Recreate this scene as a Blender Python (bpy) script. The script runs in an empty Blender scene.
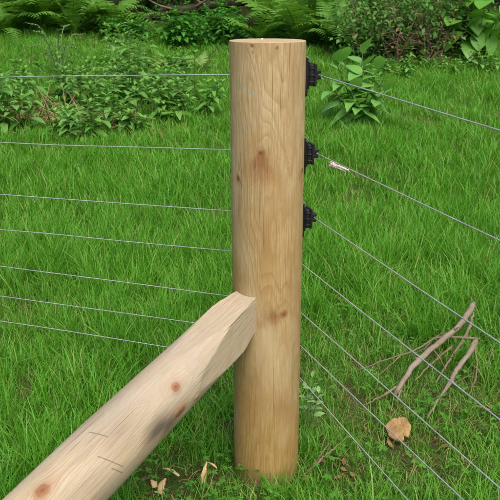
import bpy, math, random
import numpy as np
from mathutils import Vector, Matrix, Euler

random.seed(7); rng = np.random.default_rng(11)
R = math.radians
scene = bpy.context.scene

# ------------------------------------------------------------------ camera, sky, sun, exposure
cam_d = bpy.data.cameras.new('camera'); cam = bpy.data.objects.new('camera', cam_d)
scene.collection.objects.link(cam); scene.camera = cam
cam.location = (-.0475, -1.715, 1.28); cam.rotation_euler = (R(90 - 19.44), 0, 0)
cam_d.sensor_width = 36; cam_d.lens = 36 * 700 / 500; cam_d.clip_start = .02; cam_d.clip_end = 400
cam_d.dof.use_dof = True; cam_d.dof.focus_distance = 1.85; cam_d.dof.aperture_fstop = 18

SUN_EL, SUN_AZ = R(56), R(162)          # azimuth clockwise from +Y (away from the camera): high, behind the camera
w = bpy.data.worlds.new('World'); scene.world = w; w.use_nodes = True
nt = w.node_tree; nt.nodes.clear()
sky = nt.nodes.new('ShaderNodeTexSky'); sky.sky_type = 'NISHITA'; sky.sun_disc = False
sky.sun_elevation = SUN_EL; sky.sun_rotation = SUN_AZ; sky.air_density = 1.0; sky.dust_density = 7.0; sky.ozone_density = 1.0
bg = nt.nodes.new('ShaderNodeBackground'); bg.inputs[1].default_value = .13
ow = nt.nodes.new('ShaderNodeOutputWorld'); nt.links.new(sky.outputs[0], bg.inputs[0]); nt.links.new(bg.outputs[0], ow.inputs[0])
sd = bpy.data.lights.new('sun', 'SUN'); sd.energy = 1.35; sd.angle = R(35); sd.color = (1, .965, .91)
sun = bpy.data.objects.new('sun', sd); scene.collection.objects.link(sun); sun.location = (0, -3, 8)
sdir = Vector((math.sin(SUN_AZ) * math.cos(SUN_EL), math.cos(SUN_AZ) * math.cos(SUN_EL), math.sin(SUN_EL)))
sun.rotation_euler = sdir.to_track_quat('Z', 'Y').to_euler()
vs = scene.view_settings; vs.view_transform = 'Standard'; vs.look = 'None'; vs.exposure = .62; vs.gamma = 1; vs.use_curve_mapping = False
scene.render.engine = 'CYCLES'
scene.cycles.max_bounces = 5; scene.cycles.diffuse_bounces = 3; scene.cycles.glossy_bounces = 2; scene.cycles.transmission_bounces = 4
scene.cycles.use_denoising = True; scene.cycles.use_adaptive_sampling = True; scene.cycles.adaptive_threshold = .02

COL = bpy.data.collections.new('scene'); scene.collection.children.link(COL)

# ------------------------------------------------------------------ helpers
def gz(y):
    t = np.asarray(y, float) - 1.1
    return .065 * (t + np.sqrt(t * t + .16)) - .065 * (-1.1 + math.sqrt(1.37))
def gh(x, y):
    x = np.asarray(x, float); y = np.asarray(y, float)
    b = .012 * np.sin(x * 2.1 + .5) * np.cos(y * 1.7) + .006 * np.sin(x * 5.3 + y * 3.1) + .004 * np.sin(y * 9.2 - x * 4.4)
    far = np.clip((y - 1) / 3, 0, 1)
    bank = .25 * np.clip((y - 7.6) / 1.6, 0, 1) ** 2
    return gz(y) + b * (.35 + far) + bank
def ghf(x, y): return float(gh(x, y))

def tag(o, label=None, cat=None, group=None, kind=None):
    if label: o['label'] = label
    if cat: o['category'] = cat
    if group: o['group'] = group
    if kind: o['kind'] = kind
    return o
def empty(name, loc=(0, 0, 0), rz=0.0, scale=1.0):
    o = bpy.data.objects.new(name, None); COL.objects.link(o); o.location = loc
    o.rotation_euler = (0, 0, rz); o.scale = (scale,) * 3; o.empty_display_size = .05
    return o
def mesh(name, V, F, mat=None, smooth=True, attrs=None):
    me = bpy.data.meshes.new(name)
    V = np.asarray(V, np.float32).reshape(-1, 3)
    me.from_pydata(V.tolist() if len(V) < 5 else V, [], F) if not isinstance(F, np.ndarray) else None
    if isinstance(F, np.ndarray):
        n, k = F.shape
        me.vertices.add(len(V)); me.vertices.foreach_set('co', V.ravel())
        me.loops.add(n * k); me.loops.foreach_set('vertex_index', F.astype(np.int32).ravel())
        me.polygons.add(n); me.polygons.foreach_set('loop_start', np.arange(0, n * k, k, dtype=np.int32))
        me.update(calc_edges=True)
    if smooth: me.polygons.foreach_set('use_smooth', np.ones(len(me.polygons), bool))
    if attrs:
        for nme, (typ, arr) in attrs.items():
            a = me.attributes.new(nme, typ, 'POINT')
            a.data.foreach_set('vector' if typ == 'FLOAT_VECTOR' else 'value', np.asarray(arr, np.float32).ravel())
    if mat: me.materials.append(mat)
    me.validate(); me.update()
    return me
def obj(name, me, parent=None, loc=None, rot=None):
    o = bpy.data.objects.new(name, me); COL.objects.link(o)
    if parent: o.parent = parent
    if loc is not None: o.location = loc
    if rot is not None: o.rotation_euler = rot
    return o

def tube_geo(pts, rad, n=8, cap=True, wob=0.0):
    pts = np.asarray(pts, float); m = len(pts); rad = np.broadcast_to(np.asarray(rad, float), (m,))
    T = np.gradient(pts, axis=0); T /= np.linalg.norm(T, axis=1)[:, None] + 1e-12
    ref = np.array([0, 0, 1.]) if abs(T[0, 2]) < .9 else np.array([1., 0, 0])
    V = []
    a = np.arange(n) * 2 * math.pi / n
    u = np.cross(T[0], ref); u /= np.linalg.norm(u)
    for i in range(m):
        u = u - T[i] * (u @ T[i]); u /= np.linalg.norm(u); v = np.cross(T[i], u)
        r = rad[i] * (1 + wob * rng.standard_normal(n))
        V.append(pts[i] + np.outer(np.cos(a) * r, u) + np.outer(np.sin(a) * r, v))
    V = np.concatenate(V)
    F = []
    for i in range(m - 1):
        for j in range(n):
            k = (j + 1) % n
            F.append((i * n + j, i * n + k, (i + 1) * n + k, (i + 1) * n + j))
    if cap:
        F.append(tuple(range(n))[::-1]); F.append(tuple((m - 1) * n + j for j in range(n)))
    return V, F
def spline(P, n=24):
    P = np.asarray(P, float); m = len(P)
    if m == 2: return P[0] + np.linspace(0, 1, n)[:, None] * (P[1] - P[0])
    Q = np.vstack([2 * P[0] - P[1], P, 2 * P[-1] - P[-2]]); out = []
    for t in np.linspace(0, m - 1 - 1e-9, n):
        i = int(t); u = t - i; p0, p1, p2, p3 = Q[i:i + 4]
        out.append(.5 * (2 * p1 + (p2 - p0) * u + (2 * p0 - 5 * p1 + 4 * p2 - p3) * u * u + (3 * p1 - p0 - 3 * p2 + p3) * u ** 3))
    return np.array(out)
class Geo:
    def __init__(s): s.V = []; s.F = []; s.n = 0; s.A = []
    def add(s, V, F, a=None):
        V = np.asarray(V, float).reshape(-1, 3)
        s.V.append(V); s.F += [tuple(int(i) + s.n for i in f) for f in F]; s.n += len(V)
        s.A.append(np.zeros(len(V)) if a is None else np.broadcast_to(np.asarray(a, float), (len(V),)))
    def mesh(s, name, mat, smooth=True, attr=None):
        at = {attr: ('FLOAT', np.concatenate(s.A))} if attr else None
        return mesh(name, np.concatenate(s.V), s.F, mat, smooth, at)
def rot_from(d, up=(0, 0, 1), roll=0.0):
    """matrix whose Y axis is d and whose Z axis is near up"""
    d = np.asarray(d, float); d = d / np.linalg.norm(d); up = np.asarray(up, float)
    x = np.cross(d, up)
    if np.linalg.norm(x) < 1e-4: x = np.array([1., 0, 0])
    x /= np.linalg.norm(x); z = np.cross(x, d)
    if roll:
        c, s_ = math.cos(roll), math.sin(roll); x, z = x * c + z * s_, z * c - x * s_
    return np.stack([x, d, z], 1)
def leaf_geo(L=1., W=.35, n=5, fold=.25, droop=.25, wave=.0, pw=1.0, peak=.42):
    """leaf along +Y, folded on its midrib, drooping to the tip"""
    V = []; F = []; A = []
    for i in range(n + 1):
        t = i / n
        p = (t / peak) ** .8 if t < peak else ((1 - t) / (1 - peak)) ** pw
        wd = W * .5 * max(0.03, math.sin(min(p, 1) * math.pi / 2)) if 0 < i < n else W * .03
        y = L * t * (1 - .12 * droop * t); z = -droop * L * t * t
        wv = wave * L * math.sin(t * 11)
        V += [(-wd, y, z + fold * wd + wv), (0, y, z), (wd, y, z + fold * wd - wv)]
        A += [t, t, t]
    for i in range(n):
        a = i * 3
        F += [(a, a + 1, a + 4, a + 3), (a + 1, a + 2, a + 5, a + 4)]
    return np.array(V), F

# ------------------------------------------------------------------ materials
def nodes(name):
    m = bpy.data.materials.new(name); m.use_nodes = True; t = m.node_tree; t.nodes.clear()
    out = t.nodes.new('ShaderNodeOutputMaterial'); b = t.nodes.new('ShaderNodeBsdfPrincipled')
    t.links.new(b.outputs[0], out.inputs[0])
    return m, t, b, out
class N:
    """tiny node-graph writer"""
    def __init__(s, t): s.t = t
    def _set(s, n, i, v):
        if v is None: return
        if isinstance(v, bpy.types.NodeSocket): s.t.links.new(v, n.inputs[i])
        else: n.inputs[i].default_value = v
    def math(s, op, a, b=None, c=None, clamp=False):
        n = s.t.nodes.new('ShaderNodeMath'); n.operation = op; n.use_clamp = clamp
        s._set(n, 0, a); s._set(n, 1, b); s._set(n, 2, c); return n.outputs[0]
    def vmath(s, op, a, b=None):
        n = s.t.nodes.new('ShaderNodeVectorMath'); n.operation = op
        s._set(n, 0, a); s._set(n, 1, b); return n.outputs[0]
    def mix(s, f, a, b, bt='MIX'):
        n = s.t.nodes.new('ShaderNodeMix'); n.data_type = 'RGBA'; n.blend_type = bt
        s._set(n, 0, f); s._set(n, 6, a if not isinstance(a, tuple) else a + (1,)); s._set(n, 7, b if not isinstance(b, tuple) else b + (1,))
        return n.outputs[2]
    def noise(s, vec, scale=1., detail=3., rough=.55, dist=0.):
        n = s.t.nodes.new('ShaderNodeTexNoise'); s._set(n, 'Vector', vec); n.inputs['Scale'].default_value = scale
        n.inputs['Detail'].default_value = detail; n.inputs['Roughness'].default_value = rough; n.inputs['Distortion'].default_value = dist
        return n.outputs[0]
    def ramp(s, f, stops):
        n = s.t.nodes.new('ShaderNodeValToRGB'); e = n.color_ramp.elements
        while len(e) < len(stops): e.new(.5)
        for k, (p, c) in zip(e, stops):
            k.position = p; k.color = (c, c, c, 1) if not isinstance(c, tuple) else c + (1,)
        s._set(n, 0, f); return n.outputs[0]
    def attr(s, name, out='Fac'):
        n = s.t.nodes.new('ShaderNodeAttribute'); n.attribute_name = name; return n.outputs[out]
    def geo(s, o='Position'): return s.t.nodes.new('ShaderNodeNewGeometry').outputs[o]
    def coord(s, o='Object'): return s.t.nodes.new('ShaderNodeTexCoord').outputs[o]
    def objrand(s): return s.t.nodes.new('ShaderNodeObjectInfo').outputs['Random']
    def bump(s, h, strength=.3, dist=.01):
        n = s.t.nodes.new('ShaderNodeBump'); n.inputs['Strength'].default_value = strength; n.inputs['Distance'].default_value = dist
        s._set(n, 'Height', h); return n.outputs[0]

def leaf_mat(name, c1, c2, c3=None, trans=.3, rough=.5, spec=.35, vein=False, posscale=3.0):
    """foliage: colour varies per piece and over the place; light passes through the blade"""
    m, t, b, out = nodes(name); g = N(t)
    isl = g.geo('Random Per Island'); orand = g.objrand()
    f = g.math('MULTIPLY_ADD', orand, .3, g.math('MULTIPLY', isl, .7))
    pn = g.noise(g.geo(), posscale, 3)
    f = g.math('ADD', g.math('MULTIPLY', f, .65), g.math('MULTIPLY_ADD', pn, .9, -.28), clamp=True)
    col = g.mix(f, c1, c2)
    if c3: col = g.mix(g.ramp(isl, [(.9, 0.), (.97, 1.)]), col, c3)
    if vein:
        col = g.mix(g.math('MULTIPLY', g.noise(g.coord('Object'), 60, 2), .35), col, tuple(min(1, x * 1.5) for x in c2))
    g._set(b, 'Base Color', col); b.inputs['Roughness'].default_value = rough; b.inputs['Specular IOR Level'].default_value = spec
    tr = t.nodes.new('ShaderNodeBsdfTranslucent'); mx = t.nodes.new('ShaderNodeMixShader'); mx.inputs[0].default_value = trans
    t.links.new(g.mix(1., col, (1., 1.0, .55), 'MULTIPLY'), tr.inputs[0])
    t.links.new(b.outputs[0], mx.inputs[1]); t.links.new(tr.outputs[0], mx.inputs[2]); t.links.new(mx.outputs[0], out.inputs[0])
    return m
def plain_mat(name, c1, c2, scale=30, rough=.7, spec=.3, bump=.3, metal=0., bdist=.004, stretch=None):
    m, t, b, out = nodes(name); g = N(t)
    v = g.coord('Object')
    if stretch: v = g.vmath('MULTIPLY', v, stretch)
    n1 = g.noise(v, scale, 5, .6); n2 = g.noise(v, scale * .2, 2)
    f = g.ramp(g.math('ADD', g.math('MULTIPLY', n1, .6), g.math('MULTIPLY', n2, .4)), [(.35, 0.), (.65, 1.)])
    g._set(b, 'Base Color', g.mix(f, c1, c2)); b.inputs['Roughness'].default_value = rough
    b.inputs['Specular IOR Level'].default_value = spec; b.inputs['Metallic'].default_value = metal
    if bump: g._set(b, 'Normal', g.bump(n1, bump, bdist))
    return m

def wood_mat(name, light, dark, warm, grey, ring=24., ring_amt=.35, fibre_amt=.5, checks=.35, mark=None, lowtint=None):
    """peeled timber; 'grain' bends round the knots, 'knot' is 1 at a knot's heart, 'kdist' counts its rings"""
    m, t, b, out = nodes(name); g = N(t)
    gv = g.attr('grain', 'Vector')
    fib = g.noise(g.vmath('MULTIPLY', gv, (420., 9., 420.)), 1, 4, .65)
    fib2 = g.noise(g.vmath('MULTIPLY', gv, (1500., 30., 1500.)), 1, 2, .6)
    low = g.noise(g.vmath('MULTIPLY', gv, (9., 1.7, 9.)), 1, 2, .45)
    cont = g.math('FRACT', g.math('MULTIPLY', low, ring))
    rip = g.noise(g.vmath('MULTIPLY', gv, (26., 34., 26.)), 1, 2, .5, .6)
    ripl = g.ramp(g.math('FRACT', g.math('MULTIPLY', rip, 9.)), [(0., 0.), (.7, .6), (.95, 1.), (1., 0.)])
    line = g.ramp(cont, [(0., 0.), (.55, .25), (.88, 1.), (1., 0.)])
    ripm = g.ramp(g.noise(g.vmath('MULTIPLY', gv, (7., 4., 7.)), 1.3, 2), [(.45, 0.), (.62, 1.)])
    blot = g.noise(g.vmath('MULTIPLY', gv, (16., 5., 16.)), 1, 4, .6)
    blot2 = g.noise(g.vmath('MULTIPLY', gv, (5., 2., 5.)), 1.7, 3, .5)
    col = g.mix(g.math('MULTIPLY', g.ramp(fib, [(.32, 0.), (.7, 1.)]), fibre_amt), light, dark)
    col = g.mix(g.math('MULTIPLY', line, ring_amt), col, dark)
    col = g.mix(g.math('MULTIPLY', g.math('MULTIPLY', ripl, ripm), ring_amt * .6), col, dark)
    mot = g.noise(g.vmath('MULTIPLY', gv, (90., 38., 90.)), 1, 4, .65)
    col = g.mix(g.math('MULTIPLY', g.ramp(mot, [(.42, 0.), (.72, 1.)]), .62), col, warm)
    col = g.mix(g.math('MULTIPLY', g.ramp(blot, [(.45, 0.), (.72, 1.)]), .6), col, warm)
    col = g.mix(g.math('MULTIPLY', g.ramp(blot2, [(.5, 0.), (.75, 1.)]), .6), col, grey)
    if lowtint:
        sep = t.nodes.new('ShaderNodeSeparateXYZ'); t.links.new(gv, sep.inputs[0])
        lt = g.math('ADD', sep.outputs[1], g.math('MULTIPLY_ADD', blot2, .5, -.25))
        col = g.mix(g.ramp(lt, lowtint[0]), col, g.mix(1., col, lowtint[1], 'MULTIPLY'))
    # fine drying checks
    chk = g.noise(g.vmath('MULTIPLY', gv, (260., 3.2, 260.)), 1.0, 3, .5)
    chm = g.ramp(chk, [(.66, 0.), (.72, 1.)])
    col = g.mix(g.math('MULTIPLY', chm, checks), col, tuple(x * .45 for x in dark))
    st = g.attr('stain'); stn = g.math('MULTIPLY', st, g.math('ADD', g.ramp(fib, [(.3, .5), (.65, 1.)]), g.math('MULTIPLY_ADD', mot, .8, -.4)), clamp=True)
    stn = g.math('MULTIPLY', stn, .88)
    col = g.mix(stn, col, (.235, .105, .04))
    gr = g.attr('greyed'); col = g.mix(g.math('MULTIPLY', gr, g.math('MULTIPLY_ADD', fib, 1.0, .3), clamp=True), col, (.12, .092, .066))
    kn = g.attr('knot'); kd = g.attr('kdist')
    krg = g.math('MULTIPLY_ADD', g.math('SINE', g.math('MULTIPLY', kd, 12.)), .22, .55)
    kcol = g.mix(krg, (.30, .115, .04), (.13, .042, .016))
    col = g.mix(g.math('MULTIPLY', kn, g.math('MULTIPLY_ADD', fib2, .7, .55), clamp=True), col, kcol)
    if mark:
        wear = g.math('MULTIPLY_ADD', g.noise(gv, 240, 3), 1.1, -.55)
        mk = g.ramp(g.math('ADD', g.attr('mark'), wear), [(.6, 1.), (1.35, 0.)])
        mk2 = g.ramp(g.math('ADD', g.attr('mark2'), g.math('MULTIPLY', wear, .7)), [(.7, 1.), (1.5, 0.)])
        col = g.mix(g.math('MAXIMUM', g.math('MULTIPLY', mk, .7), g.math('MULTIPLY', mk2, .42)), col, mark)
    else:
        sc = g.ramp(g.math('ADD', g.attr('scratch'), g.math('MULTIPLY_ADD', g.noise(gv, 150, 3), .5, -.25)), [(.35, 1.), (.9, 0.)])
        col = g.mix(g.math('MULTIPLY', sc, .7), col, (.10, .075, .05))
    g._set(b, 'Base Color', col)
    g._set(b, 'Roughness', g.math('MULTIPLY_ADD', fib, .25, .5)); b.inputs['Specular IOR Level'].default_value = .28
    h = g.math('ADD', g.math('MULTIPLY', fib, .6), g.math('MULTIPLY', fib2, .35))
    h = g.math('SUBTRACT', h, g.math('MULTIPLY', chm, .8))
    h = g.math('ADD', h, g.math('MULTIPLY', line, -.2))
    g._set(b, 'Normal', g.bump(h, .6, .003))
    return m

M = {}
M['post'] = wood_mat('post_timber', (.55, .445, .255), (.30, .20, .09), (.36, .225, .085), (.58, .51, .37), 20., .6, .8, .5,
                     mark=(.16, .38, .36), lowtint=([(.1, 1.), (1., 0.)], (.78, .68, .45)))
M['stay'] = wood_mat('stay_timber', (.49, .43, .315), (.29, .23, .155), (.42, .32, .19), (.33, .305, .255), 16., .4, .9, .9)
def soil_mat():
    m, t, b, out = nodes('soil'); g = N(t); p = g.geo()
    n1 = g.noise(p, 9, 5, .6); n2 = g.noise(p, 90, 4, .65); n3 = g.noise(p, 1.3, 3)
    col = g.mix(g.ramp(n2, [(.35, 0.), (.7, 1.)]), (.045, .028, .016), (.13, .085, .045))
    col = g.mix(g.ramp(g.math('ADD', n1, g.math('MULTIPLY_ADD', n3, .5, -.25)), [(.38, 0.), (.55, 1.)]), col, (.035, .075, .012))
    g._set(b, 'Base Color', col); b.inputs['Roughness'].default_value = .95; b.inputs['Specular IOR Level'].default_value = .1
    g._set(b, 'Normal', g.bump(g.math('ADD', n2, g.math('MULTIPLY', n1, 2)), .8, .012))
    return m
M['soil'] = soil_mat()
M['grass'] = leaf_mat('grass_blade', (.068, .265, .014), (.165, .450, .038), (.32, .38, .11), .42, .42, .32, posscale=2.2)
M['grass_olive'] = leaf_mat('olive_grass_blade', (.10, .27, .03), (.24, .44, .075), (.40, .36, .15), .40, .5, .3, posscale=5)
M['grass_dry'] = leaf_mat('dry_grass', (.30, .22, .10), (.42, .33, .16), None, .2, .8, .15)
M['clover'] = leaf_mat('ground_leaf', (.05, .19, .014), (.11, .31, .03), None, .3, .5, .3)
M['weed'] = leaf_mat('weed_leaf', (.09, .27, .045), (.22, .46, .10), (.34, .48, .12), .36, .55, .25, posscale=2.5)
M['weed_stem'] = plain_mat('weed_stem', (.07, .13, .03), (.14, .16, .05), 60)
M['broad'] = leaf_mat('broad_leaf', (.085, .26, .04), (.19, .42, .10), None, .32, .42, .45, vein=True, posscale=5)
M['big'] = leaf_mat('big_leaf', (.06, .22, .015), (.13, .36, .04), None, .3, .42, .42, vein=True)
M['fern'] = leaf_mat('fern_leaf', (.06, .19, .018), (.16, .36, .05), None, .38, .55, .25)
M['fern_pale'] = leaf_mat('pale_fern_leaf', (.16, .30, .07), (.26, .40, .12), None, .3, .55, .25)
M['nettle'] = leaf_mat('nettle_leaf', (.04, .20, .02), (.10, .34, .04), None, .34, .5, .3)
M['bush'] = leaf_mat('bush_leaf', (.045, .16, .022), (.13, .32, .06), (.2, .3, .08), .32, .5, .3)
M['bush_dark'] = leaf_mat('dark_bush_leaf', (.02, .075, .012), (.06, .17, .03), None, .25, .5, .3)
M['thistle'] = leaf_mat('thistle_leaf', (.10, .20, .07), (.20, .33, .14), None, .2, .7, .15)
M['twig'] = plain_mat('dead_twig', (.12, .08, .05), (.25, .18, .115), 60, .85, .2, .4)
M['twig_grey'] = plain_mat('grey_twig', (.11, .085, .055), (.23, .175, .12), 50, .85, .2, .4)
M['bark'] = plain_mat('bleached_branch', (.15, .105, .065), (.40, .315, .225), 70, .85, .2, .5)
M['bark_dark'] = plain_mat('dark_bark', (.018, .014, .010), (.05, .038, .026), 22, .9, .2, .8, bdist=.02)
M['plastic'] = plain_mat('black_plastic', (.005, .0055, .007), (.012, .013, .015), 80, .45, .35, .08)
M['wire'] = plain_mat('galvanised_wire', (.34, .37, .39), (.55, .58, .60), 60, .45, .5, .05, .6)
M['pin'] = plain_mat('steel_pin', (.30, .32, .34), (.45, .47, .50), 70, .4, .5, .05, .8)
M['chip'] = plain_mat('fresh_wood_chip', (.46, .30, .14), (.66, .48, .26), 40, .8, .2, .5, stretch=(1., .2, 1.))
M['slice'] = plain_mat('sawn_wood', (.17, .10, .04), (.36, .235, .105), 45, .8, .2, .5)
M['slice_bark'] = plain_mat('slice_bark', (.16, .09, .04), (.33, .2, .09), 60, .9, .2, .6)
M['wool'] = plain_mat('pale_fleece', (.55, .50, .42), (.80, .76, .70), 120, .95, .1, .6)
M['litter'] = leaf_mat('dead_leaf', (.14, .075, .035), (.30, .18, .09), None, .1, .85, .15)
M['rust'] = leaf_mat('dry_stalk', (.26, .155, .08), (.46, .33, .19), None, .1, .85, .15)

def end_mat():
    m, t, b, out = nodes('end_grain'); g = N(t); p = g.coord('Object')
    ln = t.nodes.new('ShaderNodeVectorMath'); ln.operation = 'LENGTH'
    t.links.new(g.vmath('ADD', g.vmath('MULTIPLY', p, (1., 1., 0.)), (.012, .006, 0.)), ln.inputs[0])
    r = g.math('MULTIPLY_ADD', g.noise(p, 20, 2), .012, ln.outputs['Value'])
    rg = g.math('MULTIPLY_ADD', g.math('SINE', g.math('MULTIPLY', r, 1300.)), .5, .5)
    col = g.mix(g.math('MULTIPLY', rg, .5), (.44, .33, .18), (.28, .18, .085))
    col = g.mix(g.math('MULTIPLY', g.noise(p, 60, 4), .5), col, (.36, .30, .20))
    g._set(b, 'Base Color', col); b.inputs['Roughness'].default_value = .8
    g._set(b, 'Normal', g.bump(g.noise(p, 350, 3), .5, .002))
    return m
M['end'] = end_mat()

# ------------------------------------------------------------------ ground
def make_ground():
    xs = np.concatenate([np.linspace(-60, -6, 30), np.linspace(-5.8, 5.8, 150), np.linspace(6, 60, 30)])
    ys = np.concatenate([np.linspace(-30, -2.1, 20), np.linspace(-2, 10, 160), np.linspace(10.4, 90, 40)])
    X, Y = np.meshgrid(xs, ys); Z = gh(X, Y)
    Z = Z + (rng.random(Z.shape) - .5) * .012 * (np.abs(X) < 6) * (Y < 10)
    V = np.stack([X, Y, Z], -1).reshape(-1, 3); nx = len(xs)
    i, j = np.meshgrid(np.arange(len(ys) - 1), np.arange(nx - 1), indexing='ij')
    a = (i * nx + j).ravel(); F = np.stack([a, a + 1, a + nx + 1, a + nx], 1)
    tag(obj('ground', mesh('ground', V, F, M['soil'])), kind='structure')
make_ground()

# ------------------------------------------------------------------ fence post
KNOT_T = lambda u, v, kn: None
def wood_fields(U, Vv, knots, stains, greys, circ=None):
    """grain coordinates that flow round the knots, plus knot / stain masks"""
    psi = U.copy(); kn = np.zeros_like(U); kd = np.zeros_like(U); st = np.zeros_like(U); gr = np.zeros_like(U); vv = Vv.copy()
    def du_(u0):
        d = U - u0
        if circ: d = (d + circ / 2) % circ - circ / 2
        return d
    for (u0, v0, r, asp, infl) in knots:
        d = du_(u0); e = (Vv - v0) / asp; q = d * d + e * e
        psi -= d * (r * infl) ** 2 / (q + (r * .8) ** 2)
        k = np.clip(1.25 - np.sqrt(q) / r, 0, 1); k = k * k * (3 - 2 * k)
        sel = k > kn; kn = np.maximum(kn, k); kd = np.where(sel, np.sqrt(q) / r, kd)
    for lst, arr in ((stains, st), (greys, gr)):
        for (u0, v0, ru, rv, amt) in lst:
            d = du_(u0) / ru; e = (Vv - v0) / rv
            arr[:] = np.maximum(arr, amt * np.exp(-(d * d + e * e) * 1.6))
    return psi, vv, kn, kd, st, gr

def make_post():
    root = empty('fence_post')
    tag(root, 'thick round timber fence post with sawn flat top and brown knots', 'fence post')
    RAD = .0925; H = 1.2; na, nz = 200, 320; z0 = -.3
    az = np.arange(na) * 2 * math.pi / na - math.pi          # 0 faces the camera
    zz = np.concatenate([np.linspace(z0, -.02, 12), np.linspace(0, H - .004, nz)])
    A, Z = np.meshgrid(az, zz)
    circ = 2 * math.pi * RAD; d2u = lambda d: R(d) * RAD
    knots = [(d2u(-10.6), .950, .0065, .8, 1.4), (d2u(26.9), .533, .0105, 1.15, 1.25), (d2u(-51), .884, .0065, 1.3, 1.2),
             (d2u(66), .897, .007, 1.4, 1.2), (d2u(120), .7, .012, 1.4, 2.), (d2u(-140), .95, .011, 1.4, 2.), (d2u(170), .45, .012, 1.4, 2.),
             (d2u(-23), 1.192, .006, .7, 1.4), (d2u(-22), 1.176, .0028, 1.1, 1.4), (d2u(12), 1.187, .003, 1.8, 1.2), (d2u(-95), .3, .01, 1.4, 2.)]
    stains = [(d2u(-10.6), .944, .014, .018, 1.7), (d2u(-30), .893, .012, .03, .35), (d2u(7), .893, .013, .035, .35), (d2u(-52), .872, .012, .018, 1.), (d2u(-40), .90, .02, .03, .4), (d2u(60), .878, .014, .02, .8),
              (d2u(62), .89, .012, .03, .5), (d2u(10), .524, .030, .024, 1.2), (d2u(-12), .505, .024, .018, .6), (d2u(26), .533, .018, .022, .4),
              (d2u(-40), .02, .05, .06, .3), (d2u(20), .0, .06, .06, .4), (d2u(-60), .55, .015, .12, .4), (d2u(40), .62, .02, .1, .35), (d2u(-20), .35, .03, .08, .35), (d2u(30), .25, .03, .1, .4), (d2u(52), 1.12, .004, .03, .4)]
    greys = [(d2u(-5), .0, .15, .05, .8), (d2u(-75), .6, .02, .5, .18), (d2u(48), .35, .012, .16, .3), (d2u(40), 1.1, .006, .09, .3)]
    U = A * RAD
    psi, vv, kn, kd, st, gr = wood_fields(U, Z, knots, stains, greys, circ)
    # the big knot's resin fan: a brown wedge that widens downwards from the knot
    dn = .958 - Z; hw_ = .005 + np.clip(dn, 0, None) * .36; lat = np.abs(U - d2u(-10.6) + .003 * np.sin(Z * 90)) / hw_
    fan = np.clip((1.5 - lat) / 1.1, 0, 1) * np.clip(dn / .006, 0, 1) * np.clip((.095 - dn) / .075, 0, 1) * (.75 + .5 * np.clip(lat, 0, 1) * np.clip(dn / .05, 0, 1))
    st = np.maximum(st, np.clip(fan, 0, 1.2) * 2.0)
    # crayon marks: blue-green strokes high on the left of the front
    segs = [((-52, 1.104), (-45, 1.1015), .0034), ((-45, 1.1015), (-38, 1.096), .0026), ((-30, 1.0885), (-17, 1.079), .0027), ((-55, 1.073), (-53, 1.045), .0012), ((-53, 1.045), (-49, 1.02), .0012),
            ((-49, 1.02), (-41.8, .996), .0011), ((-41.8, .996), (-33, .993), .0011), ((-33, .993), (-27, 1.003), .0011), ((-27, 1.003), (-25, 1.018), .0011), ((-25, 1.018), (-29, 1.034), .001)]
    mk = np.full_like(U, 9.); mk2 = np.full_like(U, 9.)
    for (a0, b0), (a1, b1), wd in segs:
        p = np.array([d2u(a0), b0]); q = np.array([d2u(a1), b1]); dv = q - p
        t = np.clip(((U - p[0]) * dv[0] + (Z - p[1]) * dv[1]) / (dv @ dv), 0, 1)
        dd = np.hypot(U - p[0] - t * dv[0], Z - p[1] - t * dv[1])
        if wd > .0018: mk = np.minimum(mk, dd / wd)
        else: mk2 = np.minimum(mk2, dd / .0017)
    rr = RAD * (1 + .006 * np.sin(2 * A + 1) + .004 * np.sin(3 * A + 4 * Z) + .003 * np.sin(5 * A - 3 * Z)) * (1 - .018 * (Z / H))
    rr += .0022 * kn - .0008 * st
    rr = rr - .0012 * np.clip((Z - (H - .006)) / .006, 0, 1) ** 2
    lean = -.006 * np.clip(Z, 0, None) / H
    V = np.stack([rr * np.sin(A) + lean, -rr * np.cos(A), Z], -1).reshape(-1, 3)
    n = len(zz); i, j = np.meshgrid(np.arange(n - 1), np.arange(na), indexing='ij'); k = (j + 1) % na
    F = np.stack([(i * na + j).ravel(), (i * na + k).ravel(), ((i + 1) * na + k).ravel(), ((i + 1) * na + j).ravel()], 1)
    grain = np.stack([psi, vv, np.zeros_like(psi)], -1)
    # keep the grain continuous round the back
    grain[..., 0] = RAD * np.sin(psi / RAD) ; grain[..., 2] = RAD * np.cos(psi / RAD)
    at = dict(grain=('FLOAT_VECTOR', grain), knot=('FLOAT', kn), kdist=('FLOAT', kd), stain=('FLOAT', st), greyed=('FLOAT', gr), mark=('FLOAT', np.minimum(mk, 4)), mark2=('FLOAT', np.minimum(mk2, 4)))
    obj('shaft', mesh('shaft', V, F, M['post'], True, at), root)
    # sawn top: a slightly uneven disc, with a chamfered rim
    top = V.reshape(n, na, 3)[-1]; c = top.mean(0); Vt = []; 
    rings = [1., .985, .96, .8, .6, .4, .2]
    for q, f in enumerate(rings):
        ring = c + (top - c) * f; ring[:, 2] = H - .004 + (0 if q == 0 else .0012 if q == 1 else .0015) + (rng.random(na) - .5) * (.0004 if q else 0)
        Vt.append(ring)
    Vt.append(c[None] + [[0, 0, .0015]])
    Vt = np.concatenate(Vt); Ft = []
    for q in range(len(rings) - 1):
        for jj in range(na):
            kk = (jj + 1) % na; Ft.append((q * na + jj, q * na + kk, (q + 1) * na + kk, (q + 1) * na + jj))
    last = (len(rings) - 1) * na
    for jj in range(na): Ft.append((last + jj, last + (jj + 1) % na, len(Vt) - 1))
    tp = obj('sawn_top', mesh('sawn_top', Vt, Ft, M['end']), root); tp['label'] = 'pale sawn end grain on top of the post'
    # small pale splinter standing on the top edge
    V2, F2 = leaf_geo(.010, .005, 3, .5, -.3); V2 = V2 + np.array([-.02, -.06, H + .0015])
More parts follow.
